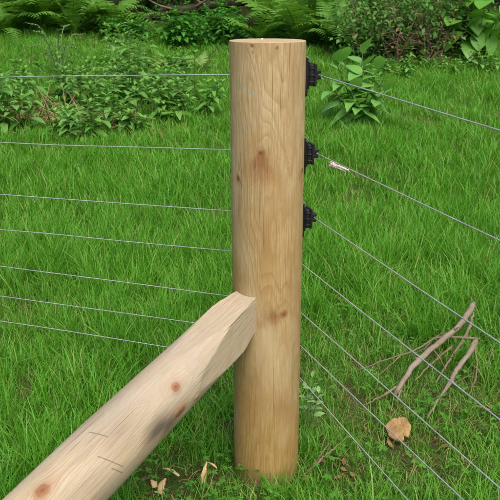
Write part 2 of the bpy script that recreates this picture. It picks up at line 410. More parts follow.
    obj('splinter', mesh('splinter', V2, F2, M['wool']), root)
make_post()

# ------------------------------------------------------------------ diagonal stay
def make_stay():
    P0 = np.array([-.063, -.071, .531]); h = np.array([-.605, -.721, -.339]); h /= np.linalg.norm(h)
    side = np.array([-.766, .643, 0.]); up = np.cross(side, h); up *= np.sign(up[2])
    nrm = np.array([h[0], h[1], 0]); nrm /= np.linalg.norm(nrm)
    P0 = P0 - nrm * .007
    L = 1.72; na = 170
    ss = np.concatenate([np.linspace(0, .475, 150), np.linspace(.4765, .545, 64), np.linspace(.548, .85, 90), np.linspace(.86, L, 40)])
    ph = np.arange(na) * 2 * math.pi / na                   # 0 = up, +90deg = near side (to the right of the log as seen)
    S, PH = np.meshgrid(ss, ph, indexing='ij')
    Rr = .0705 + .006 * np.clip((S - .2) / .3, 0, 1) + .0015 * np.sin(2 * PH + 3 * S) + .0012 * np.sin(3 * PH - 5 * S)
    def facet(d, ang):
        c = np.cos(PH - ang); return np.where(c > .05, d / np.maximum(c, .05), 9.)
    wobf = .0006 * np.sin(S * 47) + .0003 * np.sin(S * 143 + 1)
    cut = np.minimum.reduce([facet(.044 + .105 * S + wobf * np.clip(S * 20, 0, 1), 0.), facet(.0335 + .145 * S + wobf * np.clip(S * 20, 0, 1), math.pi / 2),
                             facet(.044 + .17 * S, math.pi), facet(.0335 + .17 * S, -math.pi / 2)])
    hewn = np.clip((Rr - cut) / .002, 0, 1)
    rad = np.minimum(Rr, cut)
    # knot fields on (u = arc, v = along)
    U = PH * .072; Vv = S; circ = 2 * math.pi * .072
    def pk(s, deg): return (R(deg) * .072, s)
    kl = []
    for s, deg, r, asp, infl in [(.315, 50, .0115, 1.15, 1.25), (.335, 92, .011, 1.9, 1.25), (.275, 104, .006, 1.7, 1.2), (.66, 18, .013, 1.5, 1.25), (.5, 200, .012, 1.4, 2.), (.9, 300, .012, 1.4, 2), (1.2, 80, .012, 1.4, 2)]:
        u, v = pk(s, deg); kl.append((u, v, r, asp, infl))
    st = [pk(.335, 92) + (.024, .04, .8), pk(.66, 18) + (.022, .045, .8), pk(.315, 50) + (.022, .03, .5), pk(.275, 104) + (.018, .035, .5), pk(.2, 45) + (.01, .06, .15), pk(.43, 85) + (.02, .05, .35)]
    gr = [pk(.40, 84) + (.034, .055, 1.3), pk(.375, 98) + (.03, .05, 1.2), pk(.42, 66) + (.014, .03, .6), pk(.47, 40) + (.05, .09, .5), pk(.52, 20) + (.03, .10, .4), pk(.62, 95) + (.03, .2, .5), pk(.45, -20) + (.03, .12, .3), pk(.6, 60) + (.03, .12, .35)]
    psi, vv, kn, kd, stm, grm = wood_fields(U, Vv, kl, st, gr, circ)
    grm *= (1 - .6 * hewn)
    # two scratches across the log
    scr = np.full_like(U, 9.)
    for (s0, d0), (s1, d1) in [((.517, -6), (.497, 30)), ((.540, 40), (.512, 84)), ((.534, 70), (.520, 92))]:
        p = np.array(pk(s0, d0)); q = np.array(pk(s1, d1)); dv = q - p
        t = np.clip(((U - p[0]) * dv[0] + (Vv - p[1]) * dv[1]) / (dv @ dv), 0, 1)
        scr = np.minimum(scr, np.hypot(U - p[0] - t * dv[0], Vv - p[1] - t * dv[1]) / .0019)
    rad = rad + .0025 * kn - .0012 * grm
    off = (np.cos(PH) * rad)[..., None] * up - (np.sin(PH) * rad)[..., None] * side
    adj = -(off @ nrm) / (h @ nrm) * np.clip(1 - S / .35, 0, 1)
    V = P0 + (S + adj)[..., None] * h + off
    n = len(ss); V = V.reshape(-1, 3)
    i, j = np.meshgrid(np.arange(n - 1), np.arange(na), indexing='ij'); k = (j + 1) % na
    F = np.stack([(i * na + j).ravel(), ((i + 1) * na + j).ravel(), ((i + 1) * na + k).ravel(), (i * na + k).ravel()], 1)
    grain = np.stack([.072 * np.sin(psi / .072), vv, .072 * np.cos(psi / .072)], -1)
    at = dict(grain=('FLOAT_VECTOR', grain), knot=('FLOAT', kn), kdist=('FLOAT', kd), stain=('FLOAT', stm), greyed=('FLOAT', grm), scratch=('FLOAT', np.minimum(scr, 5)))
    root = empty('diagonal_stay', (-1.03, -1.22, 0))
    tag(root, 'pale debarked round timber stay with squared end, leaning on the post', 'timber stay')
    me = mesh('log', V - np.array([-1.03, -1.22, 0]), F, M['stay'], True, at)
    me.set_sharp_from_angle(angle=R(32))
    obj('log', me, root)
    for q, nm in ((0, 'butt_face'), (n - 1, 'foot_face')):
        ring = V.reshape(n, na, 3)[q] - np.array([-1.03, -1.22, 0]); c = ring.mean(0)
        Vc = np.vstack([ring, c[None]]); Fc = [(jj, (jj + 1) % na, na) for jj in range(na)]
        obj(nm, mesh(nm, Vc, Fc, M['end'], False), root)
make_stay()

# ------------------------------------------------------------------ insulators and wires
def box_geo(cx, cy, cz, sx, sy, sz, b=.002):
    """bevelled box"""
    V = []; 
    xs, ys, zs = sx / 2, sy / 2, sz / 2
    def ring(z, ix): return [(-xs + ix + (b if q in (0, 7) else 0), 0, z) for q in ()]
    pts = []
    for z, ins in ((-zs, b), (-zs + b, 0), (zs - b, 0), (zs, b)):
        x, y = xs - ins, ys - ins; c = b
        pts.append([(x - c, -y, z), (x, -y + c, z), (x, y - c, z), (x - c, y, z), (-x + c, y, z), (-x, y - c, z), (-x, -y + c, z), (-x + c, -y, z)])
    V = np.array(pts).reshape(-1, 3) + [cx, cy, cz]; F = []
    for i in range(3):
        for j in range(8):
            k = (j + 1) % 8; F.append((i * 8 + j, i * 8 + k, (i + 1) * 8 + k, (i + 1) * 8 + j))
    F.append(tuple(range(8))[::-1]); F.append(tuple(range(24, 32)))
    return V, F
def make_insulator():
    root = empty('wire_insulator')
    # local +X points out of the post
    g = Geo(); g.add(*box_geo(.003, 0, -.004, .012, .036, .094, .003)); g.add(*box_geo(.0105, 0, .0, .007, .032, .066, .003))
    plate = obj('base_plate', g.mesh('base_plate', M['plastic'], False), root)
    g = Geo(); g.add(*box_geo(.0185, 0, .0, .013, .036, .050, .003)); g.add(*box_geo(.0275, 0, .0, .007, .040, .054, .002))
    for q in (-.016, .0, .016): g.add(*box_geo(.0185, 0, q, .0135, .039, .004, .001))
    obj('ribbed_body', g.mesh('ribbed_body', M['plastic'], False), root)
    g = Geo(); g.add(*box_geo(.038, 0, .0070, .016, .026, .008, .0015)); g.add(*box_geo(.038, 0, -.0070, .016, .026, .008, .0015)); g.add(*box_geo(.0335, 0, 0, .008, .024, .013, .0015))
    g.add(*box_geo(.0445, .007, .0035, .004, .010, .011, .001))
    obj('claw', g.mesh('claw', M['plastic'], False), root)
    for s in (1, -1):
        V, F = tube_geo([(.006, 0, .041 * s - .004), (.0105, 0, .041 * s - .004), (.0108, 0, .041 * s - .004), (.0122, 0, .041 * s - .004)], [.0016, .0016, .0036, .0032], 10)
        nl = Geo(); nl.add(V, F); obj('nail', nl.mesh('nail', M['pin'], False), plate)
    a = np.linspace(0, math.pi, 12); V, F = tube_geo(np.stack([.010 + .009 * np.sin(a), np.zeros(12), .033 + .009 * np.cos(a)], 1), .0013, 6)
    g = Geo(); g.add(V, F); obj('pin_loop', g.mesh('pin_loop', M['pin']), plate)
    return root
def copy_tree(o, parent=None):
    c = o.copy(); COL.objects.link(c); c.parent = parent
    for ch in list(o.children): copy_tree(ch, c)
    return c
ins0 = make_insulator()
INS_A = R(20)
for k, (z, lab) in enumerate([(1.115, 'topmost black plastic wire insulator, nailed near the top of the post'),
                              (.921, 'middle of the three black plastic wire insulators on the post'),
                              (.752, 'lowest of the three black plastic wire insulators on the post')]):
    o = ins0 if k == 0 else copy_tree(ins0)
    o.location = (math.cos(INS_A) * .0885 - .004, math.sin(INS_A) * .0885, z); o.rotation_euler = (0, 0, INS_A)
    tag(o, lab, 'insulator', 'black insulators on the side of the post')

WZ = [1.115, .922, .752, .628, .487, .388, .290]
SL = [.042, .049, .047, .053, .040, .052, .042]; SR = [.064, .050, .067, .059, .033, .028, .085]
NM = ['topmost', 'second', 'third', 'fourth', 'fifth', 'sixth', 'lowest']
dl = np.array([-.922, .384, 0]); dr = np.array([.404, -.913, 0])
for i in range(7):
    z = WZ[i]
    if i < 3:
        Bq = np.array([.0885 * math.cos(INS_A) - .004 + .039 * math.cos(INS_A), .0885 * math.sin(INS_A) + .039 * math.sin(INS_A), z])
        mid = [Bq]
    else:
        mid = []
        for a in np.linspace(R(67), R(24), 9): mid.append(np.array([.0945 * math.cos(a) - .003, .0945 * math.sin(a), z]))
    left = [mid[0] + dl * t + np.array([0, 0, -SL[i] * .922 * t - .004 * math.sin(t * 1.1 + i) * min(t, 1)]) for t in (7.5, 6, 5, 4, 3, 2.2, 1.6, 1.1, .8, .5, .25, .1)]
    right = [mid[-1] + dr * t + np.array([0, 0, -SR[i] * .913 * t]) for t in (.06, .15, .3, .5, .8, 1.2, 1.8, 2.5)]
    for p in left[:-3] + right[3:]: p += np.append(rng.normal(0, .0012, 2), rng.normal(0, .0012))
    path = np.array(left + mid + right)
    if i < 3:
        pl = spline(np.vstack([left, [Bq - np.array(dr) * .002 + dl * .012]]), 60); pr = spline(np.vstack([[Bq + dr * .010], right]), 50)
        path = np.vstack([pl, [Bq]], ); path = np.vstack([path, pr])
    else:
        path = np.vstack([spline(left, 60), mid, spline(right, 50)])
    base = np.array([0, 0, z])
    V, F = tube_geo(path - base, .00145, 8)
    tag(obj('fence_wire', mesh('fence_wire', V, F, M['wire']), None, tuple(base)), f'{NM[i]} of the seven thin galvanised wires bent round the post', 'wire', 'seven fence wires')

# pale tuft caught on the second wire
def make_tuft():
    c0 = np.array([.156, -.004, .907]); g = Geo()
    d = np.array([.404, -.913, -.05]); d /= np.linalg.norm(d)
    bp = spline([c0 - d * .004 + [0, 0, -.005], c0 + d * .012 + [.001, 0, -.007], c0 + d * .03 + [0, 0, -.004], c0 + d * .05 + [0, 0, -.001], c0 + d * .078], 26)
    V, F = tube_geo(bp, np.interp(np.linspace(0, 1, 26), [0, .08, .25, .5, .8, 1], [.003, .0068, .0058, .004, .0026, .0012]), 10, True, .16); g.add(V, F)
    for k in range(70):
        s = rng.random() ** 1.6 * .075; r = .0068 * (1 - s / .085)
        o = rng.normal(0, 1, 3); o /= np.linalg.norm(o)
        a = c0 + d * s + o * r * .8 + np.array([0, 0, -.004]); ln = rng.uniform(.008, .026)
        b_ = rng.normal(0, 1, 3) * .35 + d; b_ /= np.linalg.norm(b_)
        pts = spline([a - b_ * ln * .5, a + o * .002, a + b_ * ln * .5], 5)
        V, F = tube_geo(pts, [.0003, .0007, .0009, .0006, .0002], 4); g.add(V, F)
    me = g.mesh('wool_tuft', M['wool'])
    me.transform(Matrix.Translation(-Vector(c0)))
    tag(obj('wool_tuft', me, None, tuple(c0)), 'small pale frayed tuft caught on the second wire right of the post', 'wool tuft')
make_tuft()

# ------------------------------------------------------------------ scatter helper (for what nobody could count)
def scatter(name, variants, pts, rots, scl, idx, label=None, cat=None):
    coll = bpy.data.collections.new(name + '_source')
    for k, me in enumerate(variants):
        coll.objects.link(bpy.data.objects.new(f'{name}_tuft_{k:02d}', me))
    me = bpy.data.meshes.new(name); n = len(pts)
    me.vertices.add(n); me.vertices.foreach_set('co', np.asarray(pts, np.float32).ravel())
    for nme, typ, arr, key in (('rot', 'FLOAT_VECTOR', rots, 'vector'), ('scl', 'FLOAT_VECTOR', scl, 'vector'), ('idx', 'INT', idx, 'value')):
        a = me.attributes.new(nme, typ, 'POINT'); a.data.foreach_set(key, np.asarray(arr, np.int32 if typ == 'INT' else np.float32).ravel())
    o = obj(name, me); ng = bpy.data.node_groups.new(name, 'GeometryNodeTree')
    ng.interface.new_socket('Geometry', in_out='INPUT', socket_type='NodeSocketGeometry'); ng.interface.new_socket('Geometry', in_out='OUTPUT', socket_type='NodeSocketGeometry')
    nn = ng.nodes; gi = nn.new('NodeGroupInput'); go = nn.new('NodeGroupOutput'); ci = nn.new('GeometryNodeCollectionInfo')
    ci.inputs['Collection'].default_value = coll; ci.inputs['Separate Children'].default_value = True; ci.inputs['Reset Children'].default_value = True
    ip = nn.new('GeometryNodeInstanceOnPoints'); ip.inputs['Pick Instance'].default_value = True
    def na(nm, dt):
        x = nn.new('GeometryNodeInputNamedAttribute'); x.data_type = dt; x.inputs[0].default_value = nm; return x.outputs[0]
    er = nn.new('FunctionNodeEulerToRotation'); lk = ng.links.new
    lk(na('rot', 'FLOAT_VECTOR'), er.inputs[0]); lk(er.outputs[0], ip.inputs['Rotation']); lk(na('scl', 'FLOAT_VECTOR'), ip.inputs['Scale'])
    lk(na('idx', 'INT'), ip.inputs['Instance Index']); lk(gi.outputs[0], ip.inputs['Points']); lk(ci.outputs[0], ip.inputs['Instance'])
    rz = nn.new('GeometryNodeRealizeInstances'); lk(ip.outputs[0], rz.inputs[0]); lk(rz.outputs[0], go.inputs[0])
    md = o.modifiers.new('scatter', 'NODES'); md.node_group = ng
    tag(o, label, cat, None, 'stuff'); return o

def blades(nb, lo, hi, wlo, whi, spread, lean, mat, name, segs=4):
    V = []; F = []; n0 = 0
    for b in range(nb):
        L = rng.uniform(lo, hi); wd = rng.uniform(wlo, whi); a = rng.uniform(0, 2 * math.pi); rr = spread * math.sqrt(rng.random())
        p = np.array([rr * math.cos(a), rr * math.sin(a), -.004]); az = rng.uniform(0, 2 * math.pi); th = abs(rng.normal(0, lean)) * .6; bend = rng.uniform(.25, 1.5) * lean * 2.2
        tw = rng.uniform(-1, 1); base_side = az + math.pi / 2 + rng.normal(0, .5)
        pts = [];
        for s in range(segs + 1):
            t = s / segs; wdt = wd * (1 - t ** 2.2) * .5 + .0002; sd = base_side + tw * t
            sv = np.array([math.cos(sd), math.sin(sd), 0]) * wdt
            V += [p - sv, p + sv]
            dirv = np.array([math.sin(th) * math.cos(az), math.sin(th) * math.sin(az), math.cos(th)]); p = p + dirv * L / segs; th += bend / segs
        for s in range(segs):
            q = n0 + s * 2; F.append((q, q + 1, q + 3, q + 2))
        n0 += (segs + 1) * 2
    return mesh(name, np.array(V), np.array(F), mat)

def vnoise(x, y, s, seed=0):
    """smooth value noise 0..1"""
    x = x * s + seed * 17.3; y = y * s - seed * 9.1
    xi = np.floor(x).astype(int); yi = np.floor(y).astype(int); fx = x - xi; fy = y - yi
    fx = fx * fx * (3 - 2 * fx); fy = fy * fy * (3 - 2 * fy)
    def hsh(a, b): v = np.sin(a * 127.1 + b * 311.7 + seed * 74.7) * 43758.5453; return v - np.floor(v)
    return (hsh(xi, yi) * (1 - fx) + hsh(xi + 1, yi) * fx) * (1 - fy) + (hsh(xi, yi + 1) * (1 - fx) + hsh(xi + 1, yi + 1) * fx) * fy

BARE = [(-.29, -.09, .10, .8), (-.20, -.05, .07, .5), (.42, .10, .06, .6), (.47, .0, .08, .35), (.60, .12, .10, .35), (.20, -.01, .09, .45), (.14, -.02, .05, .6), (-.5, 1.0, .09, .8),
        (.70, .30, .12, .35), (.92, 1.0, .14, .5), (.85, .65, .10, .45), (.75, 1.35, .12, .35), (-.1, 3.3, .2, .5), (-1.9, 4.1, .35, .8), (-1.1, 4.2, .3, .6), (-2.4, 3.9, .3, .7), (-.62, 3.1, .12, .6)]
def density_mask(x, y):
    d = np.ones_like(x)
    for bx, by, br, s in BARE: d *= 1 - s * np.exp(-((x - bx) ** 2 + (y - by) ** 2) / br ** 2)
    return d
def clear_of_post(x, y): return (x ** 2 + y ** 2) > .098 ** 2
def in_view(x, y): return (np.abs(x + .05) < .55 + .42 * (y + 1.75))

def make_grass():
    tall = [blades(16, .09, .20, .0022, .0044, .035, .45, M['grass'], 'tuft', 3) for _ in range(10)]
    mid = [blades(18, .06, .13, .0018, .0036, .045, .6, M['grass'], 'tuft', 3) for _ in range(8)]
    low = [blades(16, .03, .075, .0014, .0028, .045, .7, M['grass'], 'tuft', 2) for _ in range(5)]
    fart = [blades(11, .08, .17, .0034, .0060, .05, .5, M['grass'], 'tuft', 2) for _ in range(9)]
    farm = [blades(12, .04, .10, .0030, .0052, .06, .65, M['grass'], 'tuft', 2) for _ in range(7)]
    olive = [blades(18, .03, .085, .0013, .0028, .05, .75, M['grass_olive'], 'tuft', 2) for _ in range(6)]
    P = []; I = []; S = []
    for y0, y1, dens in ((-1.3, .1, 1500), (.1, .8, 1300), (.8, 2., 1000), (2., 4., 760), (4., 6., 560), (6, 8.2, 420)):
        xm = .55 + .42 * (y1 + 1.75); n = int(dens * 2 * xm * (y1 - y0))
        x = rng.uniform(-xm, xm, n) - .05; y = rng.uniform(y0, y1, n)
        hn = vnoise(x, y, 2.2, 1) * .6 + vnoise(x, y, 6., 2) * .4
        dm = density_mask(x, y)
        keep = in_view(x, y) & clear_of_post(x, y) & (rng.random(n) < dm * (.55 + .45 * vnoise(x, y, 4, 5)))
        # shorter, thinner grass to the front right of the post and in the trodden ground under the stay
        short = np.clip(1 - np.hypot((x - .55) / .75, (y - .35) / .75), 0, 1) * .9 + np.exp(-((x + .28) ** 2 + (y + .1) ** 2) / .03) * .9
        x, y, hn, dm, short = (q[keep] for q in (x, y, hn, dm, short))
        tone = hn + rng.normal(0, .16, len(x)) - short * .45 - (1 - dm) * .4
        idx = np.where(tone > .5, rng.integers(0, 10, len(x)), np.where(tone > .22, rng.integers(10, 18, len(x)), rng.integers(18, 23, len(x))))
        idx = np.where((short > .25) & (rng.random(len(x)) < .15 + .55 * short), rng.integers(39, 45, len(x)), idx)
        idx = np.where(y > 2., np.where(tone > .38, rng.integers(23, 32, len(x)), rng.integers(32, 39, len(x))), idx)
        far = np.clip((y - 2) / 5, 0, 1)
        s = rng.uniform(.75, 1.2, len(x)) * (.75 + .4 * hn) * (1 - .12 * far)
        P.append(np.stack([x, y, gh(x, y)], 1)); I.append(idx); S.append(np.stack([s * (1 + .5 * far), s * (1 + .5 * far), s], 1))
    # the meadow goes on to both sides, thinner and coarser
    n = 13500; x = rng.uniform(-7.5, 7.5, n); y = rng.uniform(-3.2, 8.2, n); k = ~in_view(x, y); x, y = x[k], y[k]; n = len(x); s = rng.uniform(1.0, 1.5, n)
    P.append(np.stack([x, y, gh(x, y)], 1)); I.append(rng.integers(23, 39, n)); S.append(np.stack([s * 1.9, s * 1.9, s * .9], 1))
    P = np.concatenate(P); I = np.concatenate(I); S = np.concatenate(S); n = len(P)
    rot = np.stack([rng.normal(0, .12, n), rng.normal(0, .12, n), rng.uniform(0, 6.283, n)], 1)
    scatter('grass', tall + mid + low + fart + farm + olive, P, rot, S, I, 'thick bright green grass covering the ground', 'grass')
    # thin strewing of dry stems in the sward
    dry = [blades(3, .05, .13, .0014, .003, .03, .9, M['grass_dry'], 'dry') for _ in range(5)]
    n = 1500; y = rng.uniform(-.6, 3, n); x = rng.uniform(-1, 1, n) * (.75 + .47 * (y + 1.75))
    k = clear_of_post(x, y) & (rng.random(n) < .25 + .75 * (1 - density_mask(x, y)))
    x, y = x[k], y[k]; n = len(x)
    scatter('dry_grass', dry, np.stack([x, y, gh(x, y)], 1), np.stack([rng.normal(0, .5, n), rng.normal(0, .5, n), rng.uniform(0, 6.28, n)], 1), np.ones((n, 3)), rng.integers(0, 5, n),
            'scattered dry straw coloured stems among the green grass', 'dry grass')
make_grass()

def make_clover():
    vs_ = []
    for k in range(6):
        g = Geo()
        for s in range(rng.integers(3, 6)):
            a = rng.uniform(0, 6.28); rr = rng.uniform(0, .03); hgt = rng.uniform(.03, .075); p = np.array([rr * math.cos(a), rr * math.sin(a), 0]); q = p + np.array([rng.normal(0, .012), rng.normal(0, .012), hgt])
            V, F = tube_geo([p, (p + q) / 2, q], .0006, 3, False); g.add(V, F)
            a0 = rng.uniform(0, 6.28); nl = 3 if k < 4 else 5; L = rng.uniform(.006, .010) * (1 if nl == 3 else 1.3)
            for l in range(nl):
                V, F = leaf_geo(L, L * (.85 if nl == 3 else .5), 4, .15, .15, 0, .6, .55)
                d = np.array([math.cos(a0 + l * 6.283 / nl), math.sin(a0 + l * 6.283 / nl), rng.uniform(-.1, .35)])
                g.add(V @ rot_from(d).T + q, F)
        vs_.append(g.mesh('clover', M['clover']))
    P = []
    for (cx, cy, r, n) in [(-.3, -.1, .22, 30), (-.12, -.12, .16, 18), (.05, -.16, .2, 12), (.25, -.08, .2, 14), (.55, .05, .3, 26), (.7, .4, .35, 26), (.3, .6, .3, 14), (.75, .95, .4, 26), (.4, 1.1, .3, 14)]:
        a = rng.uniform(0, 6.283, n); q = r * np.sqrt(rng.random(n)); P.append(np.stack([cx + q * np.cos(a), cy + q * np.sin(a)], 1))
    P = np.concatenate(P); P = P[clear_of_post(P[:, 0], P[:, 1]) & (np.hypot(P[:, 0] - .41, P[:, 1] - .10) > .09)]; n = len(P)
    scatter('clover', vs_, np.column_stack([P, gh(P[:, 0], P[:, 1])]), np.stack([rng.normal(0, .15, n), rng.normal(0, .15, n), rng.uniform(0, 6.28, n)], 1), np.repeat(rng.uniform(.8, 1.35, n)[:, None], 3, 1), rng.integers(0, 6, n),
            'low small-leaved ground plants among the grass round the post', 'ground plants')
make_clover()

# ------------------------------------------------------------------ dead branches, wood slice, chips
M['bark'] = wood_mat('bleached_branch', (.74, .66, .54), (.36, .285, .205), (.36, .27, .19), (.66, .60, .50), 10., .55, .9, .9)
M['twig_grey2'] = wood_mat('weathered_twig', (.50, .41, .30), (.22, .165, .11), (.24, .175, .115), (.45, .38, .29), 10., .4, .9, .9)
def branch(label, main, r0, r1, twigs, mat='bark', group='dead branches on the grass'):
    base = np.array(main[-1]); base[2] = ghf(base[0], base[1]); root = empty('dead_branch', tuple(base))
    tag(root, label, 'branch', group)
    def limb(nm, pts, ra, rb, m):
        p = spline(pts, max(10, int(5 * len(pts)))); p[1:-1] += rng.normal(0, .0012, (len(p) - 2, 3)); t = np.linspace(0, 1, len(p))
        rad = .9 * (ra + (rb - ra) * t) * (1 + .10 * np.sin(t * 17 + 1) * np.sin(t * 7)); rad[0] *= .8
        nn_ = 12; V, F = tube_geo(p - base, rad, nn_, True, .035); al = np.concatenate([[0], np.cumsum(np.linalg.norm(np.diff(p, axis=0), axis=1))]) + rng.uniform(0, 5)
        aa = np.arange(nn_) * 2 * math.pi / nn_; gr_ = np.stack([np.outer(rad, np.cos(aa)), np.repeat(al[:, None], nn_, 1), np.outer(rad, np.sin(aa))], -1)
        obj(nm, mesh(nm, V, F, M['twig_grey2' if m == 'twig_grey' else m], True, dict(grain=('FLOAT_VECTOR', gr_))), root)
    limb('stem', main, r0, r1, mat)
    for pts, ra, rb, m in twigs: limb('twig', pts, ra, rb, m)
branch('thick bleached dead branch slanting through the grass, longest of the pile', [(.839, .828, .16), (.749, .674, .15), (.662, .581, .13), (.59, .507, .12), (.508, .413, .10), (.456, .351, .065), (.44, .345, .03)], .0125, .0095,
       [([(.46, .362, .065), (.393, .324, .045), (.332, .291, .03)], .0055, .002, 'twig'), ([(.47, .37, .075), (.452, .335, .04), (.436, .318, .015)], .006, .003, 'twig_grey'),
        ([(.543, .455, .10), (.528, .452, .118)], .008, .006, 'bark'), ([(.70, .62, .14), (.715, .60, .165)], .004, .002, 'bark'), ([(.60, .515, .12), (.62, .50, .10), (.645, .47, .06)], .0035, .0015, 'twig')])
branch('thin forked brown twig reaching furthest left from the branch pile', [(.816, .653, .09), (.707, .609, .12), (.643, .617, .115), (.552, .564, .09), (.442, .544, .06), (.343, .525, .03)], .006, .002,
       [([(.50, .553, .075), (.44, .50, .05), (.40, .48, .03)], .0028, .001, 'twig')], 'twig_grey')
branch('crooked bleached branch right of the longest one, tapering to a brown tip', [(.77, .565, .13), (.714, .469, .12), (.648, .385, .10), (.619, .338, .085), (.565, .273, .06), (.518, .215, .025)], .0115, .004,
       [([(.625, .345, .09), (.640, .33, .08)], .005, .003, 'bark'), ([(.776, .584, .10), (.746, .45, .06), (.693, .354, .03)], .004, .002, 'twig')])
branch('brown stick with a pale broken top lying between the two bleached branches', [(.808, .738, .125), (.743, .624, .10), (.66, .511, .07), (.60, .43, .03)], .0075, .0035,
       [([(.80, .73, .12), (.82, .76, .15)], .005, .003, 'bark')], 'twig_grey')
branch('thin grey stick lying flat at the right of the branch pile', [(.86, .62, .06), (.80, .52, .05), (.76, .50, .04), (.66, .44, .02)], .0042, .002, [([(.80, .52, .05), (.82, .44, .03)], .0025, .001, 'twig')], 'twig_grey')
branch('slender brown twig crossing behind the forked twig', [(.74, .80, .05), (.66, .70, .07), (.60, .64, .05), (.52, .66, .02)], .0035, .0015, [], 'twig')
branch('slim brown stick under the longest branch of the pile', [(.70, .60, .09), (.60, .50, .07), (.526, .432, .04)], .005, .0025, [([(.60, .5, .07), (.57, .52, .05)], .0025, .001, 'twig')], 'twig')
branch('brown twig lying in the grass against the foot of the post', [(.108, -.055, .02), (.14, -.05, .05), (.167, -.021, .055), (.215, .05, .045), (.26, .12, .03)], .0045, .002,
       [([(.167, -.021, .055), (.21, -.03, .05), (.245, -.035, .02)], .003, .001, 'twig')], 'twig', 'twigs at the foot of the post')
branch('short curled twig right of the post foot', [(.13, -.02, .02), (.165, .01, .05), (.19, .06, .045), (.20, .1, .015)], .003, .0014, [], 'twig', 'twigs at the foot of the post')

def make_slice():
    root = empty('wood_slice', (.408, .128, .045)); root.rotation_euler = (R(38), R(-8), R(12))
    tag(root, 'round tan sawn slice of wood lying in the grass below the branches', 'wood slice')
    n = 64; a = np.arange(n) * 2 * math.pi / n; rr = .038 * (1 + .05 * np.sin(2 * a + 1) + .045 * np.sin(3 * a) + .03 * np.sin(7 * a + 2) + .02 * rng.standard_normal(n))
    notch = np.exp(-((a - 5.0) / .12) ** 2); rr *= 1 - .35 * notch
    fr = [1., .93, .7, .45, .2]; V = []
    for q, f in enumerate(fr):
        z = .011 - (.0025 if q == 0 else 0) - .004 * np.exp(-((a - 5.0) / .16) ** 2) * f + rng.normal(0, .0003, n) + .0016 * np.sin(3 * a + 5 * f) * f + .0012 * np.sin(5 * a - 9 * f) * f
        V.append(np.stack([rr * f * np.cos(a), rr * f * np.sin(a), z], 1))
    V.append(np.array([[0, 0, .011]])); V = np.concatenate(V); F = []
    for q in range(len(fr) - 1):
        for j in range(n): k = (j + 1) % n; F.append((q * n + j, q * n + k, (q + 1) * n + k, (q + 1) * n + j))
    for j in range(n): F.append(((len(fr) - 1) * n + j, (len(fr) - 1) * n + (j + 1) % n, len(V) - 1))
    obj('sawn_face', mesh('sawn_face', V, F, M['slice'], False), root)
    top = V[:n]; bot = top * [.97, .97, 0] + [0, 0, -.014]; mid = (top + bot) / 2 * [1.03, 1.03, 1]
    Vs = np.concatenate([top, mid, bot, [[0, 0, -.014]]]); F = []
    for q in range(2):
        for j in range(n): k = (j + 1) % n; F.append((q * n + k, q * n + j, (q + 1) * n + j, (q + 1) * n + k))
    for j in range(n): F.append((2 * n + (j + 1) % n, 2 * n + j, 3 * n))
    obj('bark_rim', mesh('bark_rim', Vs, F, M['slice_bark']), root)
make_slice()
def chip(label, loc, rot, L, W, T):
    n = 8; V = []
    for i in range(n + 1):
        t = i / n; wd = W * .5 * (.35 + .65 * math.sin(min(1, .12 + t * 1.0) * math.pi)) * (1 + rng.normal(0, .12)); z = .10 * L * math.sin(t * 3); th = T * (1 - .6 * abs(t - .5))
        y = L * (t - .5); j = rng.normal(0, W * .05)
        V += [(-wd + j, y, z), (wd + j, y, z + rng.normal(0, T * .2)), (wd + j, y, z + th), (j, y, z + th * 1.35), (-wd + j, y, z + th)]
    F = []
    for i in range(n):
        for q in range(5):
            k = (q + 1) % 5; F.append((i * 5 + q, i * 5 + k, (i + 1) * 5 + k, (i + 1) * 5 + q))
    F += [(4, 3, 2, 1, 0), tuple(n * 5 + q for q in range(5))]
    tag(obj('wood_chip', mesh('wood_chip', np.array(V), F, M['chip'], False), None, loc, rot), label, 'wood chip', 'fresh wood chips under the stay')
chip('pale upright splinter of wood in the grass left of the post foot', (-.174, -.07, .035), (R(52), 0, R(-14)), .062, .013, .004)
chip('curved pale wood chip behind the broad ones on the bare ground', (-.272, -.05, .022), (R(6), R(10), R(64)), .055, .010, .003)
chip('broad pale wood chip in the middle of the bare patch', (-.288, -.108, .022), (R(18), R(-12), R(-20)), .045, .019, .004)
chip('small square wood chip left of the broad one', (-.316, -.098, .02), (R(22), R(8), R(40)), .026, .018, .004)
chip('pale wood chip nearest the camera on the bare patch', (-.292, -.14, .02), (R(12), R(14), R(80)), .034, .014, .003)
chip('thin tan wood splinter in the grass between the post and the chips', (-.155, -.03, .03), (R(24), 0, R(70)), .03, .006, .003)

